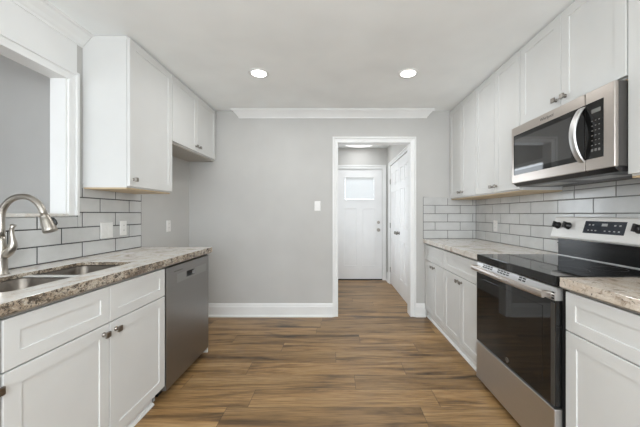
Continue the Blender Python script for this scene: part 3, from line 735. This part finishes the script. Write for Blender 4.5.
dp = part('touch_panel', cbox(1.580, 1.842, 0.040, 0.118, -0.001, 0.0015, MB()), M['blue_panel'], co, 'blue black display panel with pale symbols')
part('panel_print', cbox(1.688, 1.724, 0.088, 0.104, 0.001, 0.0019, MB()), M['print'], dp)
for yy in (1.605, 1.635, 1.80, 1.775): part('panel_print', cbox(yy, yy+0.012, 0.090, 0.098, 0.001, 0.0019, MB()), M['print'], dp)
for yy in (1.605, 1.632, 1.66, 1.69, 1.775, 1.80, 1.75): part('panel_print', cbox(yy, yy+0.011, 0.056, 0.062, 0.001, 0.0019, MB()), M['print'], dp)
kp = [(0.024, 0), (0.025, 0.004), (0.022, 0.008), (0.020, 0.026), (0.017, 0.030), (0.004, 0.0305)]
kn0 = None
for yy in (2.055, 1.965, 1.505, 1.415):
    pos = PC(yy, 0.080, 0.0)
    if kn0 is None:
        mb = MB().lathe(kp, (0, 0, 0), sn, 28); q = sv
        hA = [Vector((0, -0.004, 0)) + q*a_ for a_ in (-0.021, 0.021)]
        mb.loft([[q*-0.021+Vector((0, -0.005, 0))+sn*nn, q*-0.021+Vector((0, 0.005, 0))+sn*nn, q*0.021+Vector((0, 0.005, 0))+sn*nn, q*0.021+Vector((0, -0.005, 0))+sn*nn] for nn in (0.026, 0.042)])
        kn0 = mb.build('knob', M['black'], None); kn0.parent = co; kn0.location = pos - world_of(co)
    else: place(kn0, co, pos)

# ------------------------------------------------------------------ microwave
MY0, MY1, MX, MZ0, MZ1 = 1.346, 2.120, 1.304, 1.442, 1.846
mw = thing('microwave', (1.5, (MY0+MY1)/2, MZ0), 'stainless over the range microwave under the short cabinet', 'microwave')
bd = MB().box(MX+0.022, WR-0.002, MY0, MY1, MZ0+0.004, MZ1, 0, 0.002)
part('case', bd, M['case'], mw, 'dark charcoal case')
split = 1.502
part('door', MB().box(MX, MX+0.022, split+0.0025, MY1+0.008, MZ0, MZ1, 0, 0.004), M['steel_mw'], mw)
mdoor = COL.objects[-1] if False else [o for o in COL.objects if o.parent == mw and o.name.startswith('door')][0]
cpn = part('control_column', MB().box(MX, MX+0.022, MY0-0.002, split-0.0025, MZ0, MZ1, 0, 0.004), M['steel_mw'], mw)
part('black_surround', MB().box(MX-0.0015, MX+0.002, split+0.002, MY1-0.020, 1.500, 1.786, 0, 0.0008), M['glass_black'], mdoor, 'glossy black glass border')
part('window', MB().box(MX-0.0022, MX, split+0.085, MY1-0.035, 1.53, 1.755, 0, 0.0004), M['mw_glass'], mdoor, 'dark see through window')
kpn = part('keypad', MB().box(MX-0.0015, MX+0.002, 1.398, split-0.002, 1.500, 1.786, 0, 0.0008), M['glass_black'], cpn, 'black keypad with pale printing')
part('display', MB().box(MX-0.0022, MX, 1.412, 1.462, 1.728, 1.748), M['lcd'], kpn)
for r_ in range(7):
    for c_ in range(3):
        yy = 1.414+0.0195*c_; zz = 1.540+0.0245*r_
        kb = MB()
        if r_ == 0: kb.box(MX-0.0021, MX, yy, yy+0.012, zz-0.004, zz+0.008)
        else: kb.box(MX-0.0021, MX, yy+0.002, yy+0.0095, zz, zz+0.0045)
        part('key_print', kb, M['keyprint'], kpn)
hm = MB(); lp = []; n = 18
for k in range(n+1):
    s_ = k/n; z = 1.492+(1.778-1.492)*s_
    bow = 0.052*(math.sin(math.pi*s_)**0.75)
    lp.append([Vector((MX-bow+dx, 1.517+dy, z)) for dx, dy in ((-0.008, -0.016), (-0.010, 0.0), (-0.008, 0.016), (-0.001, 0.019), (0.004, 0.016), (0.004, -0.016), (-0.001, -0.019))])
hm.loft(lp, smooth=False)
part('handle', hm, M['steel'], mdoor, 'bowed stainless handle')
ub = MB().loft([[Vector((MX+0.006, yy, MZ0)), Vector((MX+0.03, yy, MZ0-0.022)), Vector((WR-0.04, yy, MZ0-0.022)), Vector((WR-0.03, yy, MZ0+0.004)), Vector((MX+0.006, yy, MZ0+0.004))] for yy in (MY0+0.006, MY1-0.006)])
un = part('underside', ub, M['black'], mw, 'black vented underside')
for yy in (1.46, 1.80): part('grease_filter', MB().box(1.40, 1.52, yy, yy+0.22, MZ0-0.0245, MZ0-0.0215), M['steel_hi'], un)

def text_part(name, body, size, mat, parent, loc, depth=0.0006):
    cu = bpy.data.curves.new(name, 'FONT'); cu.body = body; cu.size = size; cu.align_x = 'CENTER'; cu.align_y = 'CENTER'; cu.extrude = depth
    to = bpy.data.objects.new('t', cu); COL.objects.link(to); bpy.context.view_layer.update()
    me = bpy.data.meshes.new_from_object(to.evaluated_get(bpy.context.evaluated_depsgraph_get()))
    bpy.data.objects.remove(to); bpy.data.curves.remove(cu)
    o = bpy.data.objects.new(name, me); COL.objects.link(o); me.materials.append(mat); o.parent = parent
    o.matrix_local = Matrix.Translation(Vector(loc)-world_of(parent)) @ Matrix(((0, 0, -1, 0), (-1, 0, 0, 0), (0, 1, 0, 0), (0, 0, 0, 1)))
    return o
text_part('lettering', 'Whirlpool', 0.027, M['logo'], mdoor, (MX-0.0002, 1.775, 1.815))
text_part('lettering', 'GE', 0.013, M['logo'], bgo, (1.0302, RM, 0.345))

# ------------------------------------------------------------------ ceiling lights
def downlight(x, y, label):
    o = thing('recessed_light', (x, y, CH), label, 'ceiling light', 'recessed ceiling lights')
    mb = MB().lathe([(0.088, 0.0), (0.088, -0.004), (0.080, -0.007), (0.064, -0.006), (0.060, -0.001)], (x, y, CH), (0, 0, 1), 40, caps=(False, False))
    part('trim_ring', mb, M['trim'], o)
    part('lens', MB().lathe([(0.061, -0.0035), (0.03, -0.0042), (0.002, -0.0045)], (x, y, CH), (0, 0, 1), 40, caps=(False, True)), M['lamp'], o, 'lit round lens')
    L = area_light('recessed_lamp', (x, y, CH-0.012), (0, 0, 0), 0.12, 0, 5, (0.97, 0.98, 0.98), True)
    L.parent = o; L.location = (0, 0, -0.012)
    return o
downlight(-0.662, 2.508, 'lit round recessed light nearest the left cabinets')
downlight(0.638, 2.508, 'lit round recessed light nearest the right cabinets')
hl = thing('hall_ceiling_light', (0.43, 4.95, CH), 'lit flush ceiling light in the hall above the front door', 'ceiling light')
part('base', MB().lathe([(0.29, 0), (0.29, -0.008), (0.27, -0.010)], (0.43, 4.95, CH), (0, 0, 1), 40), M['trim'], hl)
part('lens', MB().lathe([(0.27, -0.008), (0.265, -0.018), (0.2, -0.023), (0.003, -0.024)], (0.43, 4.95, CH), (0, 0, 1), 40), M['lamp_hall'], hl)
L = area_light('hall_lamp', (0, 0, 0), (0, 0, 0), 0.5, 0, 2.2, (0.97, 0.99, 1.0), True); L.parent = hl; L.location = (0, 0, -0.032)

pl = thing('pendant_lamp', (0.0, -0.5, CH), 'white globe pendant lamp behind the camera', 'lamp')  # unseen fill lamp added to brighten the ceiling
part('canopy', MB().lathe([(0.06, 0), (0.06, -0.012), (0.02, -0.025), (0.003, -0.026)], (0, -0.5, CH)), M['trim'], pl)
part('cord', MB().tube([(0, -0.5, CH-0.02), (0, -0.5, 1.76)], 0.004, 10), M['trim'], pl)
gl = part('globe', MB().lathe([(0.17*math.sin(math.radians(a)), -0.17*math.cos(math.radians(a))) for a in range(2, 179, 8)], (0, -0.5, 1.60)), M['globe'], pl, 'lit white globe')
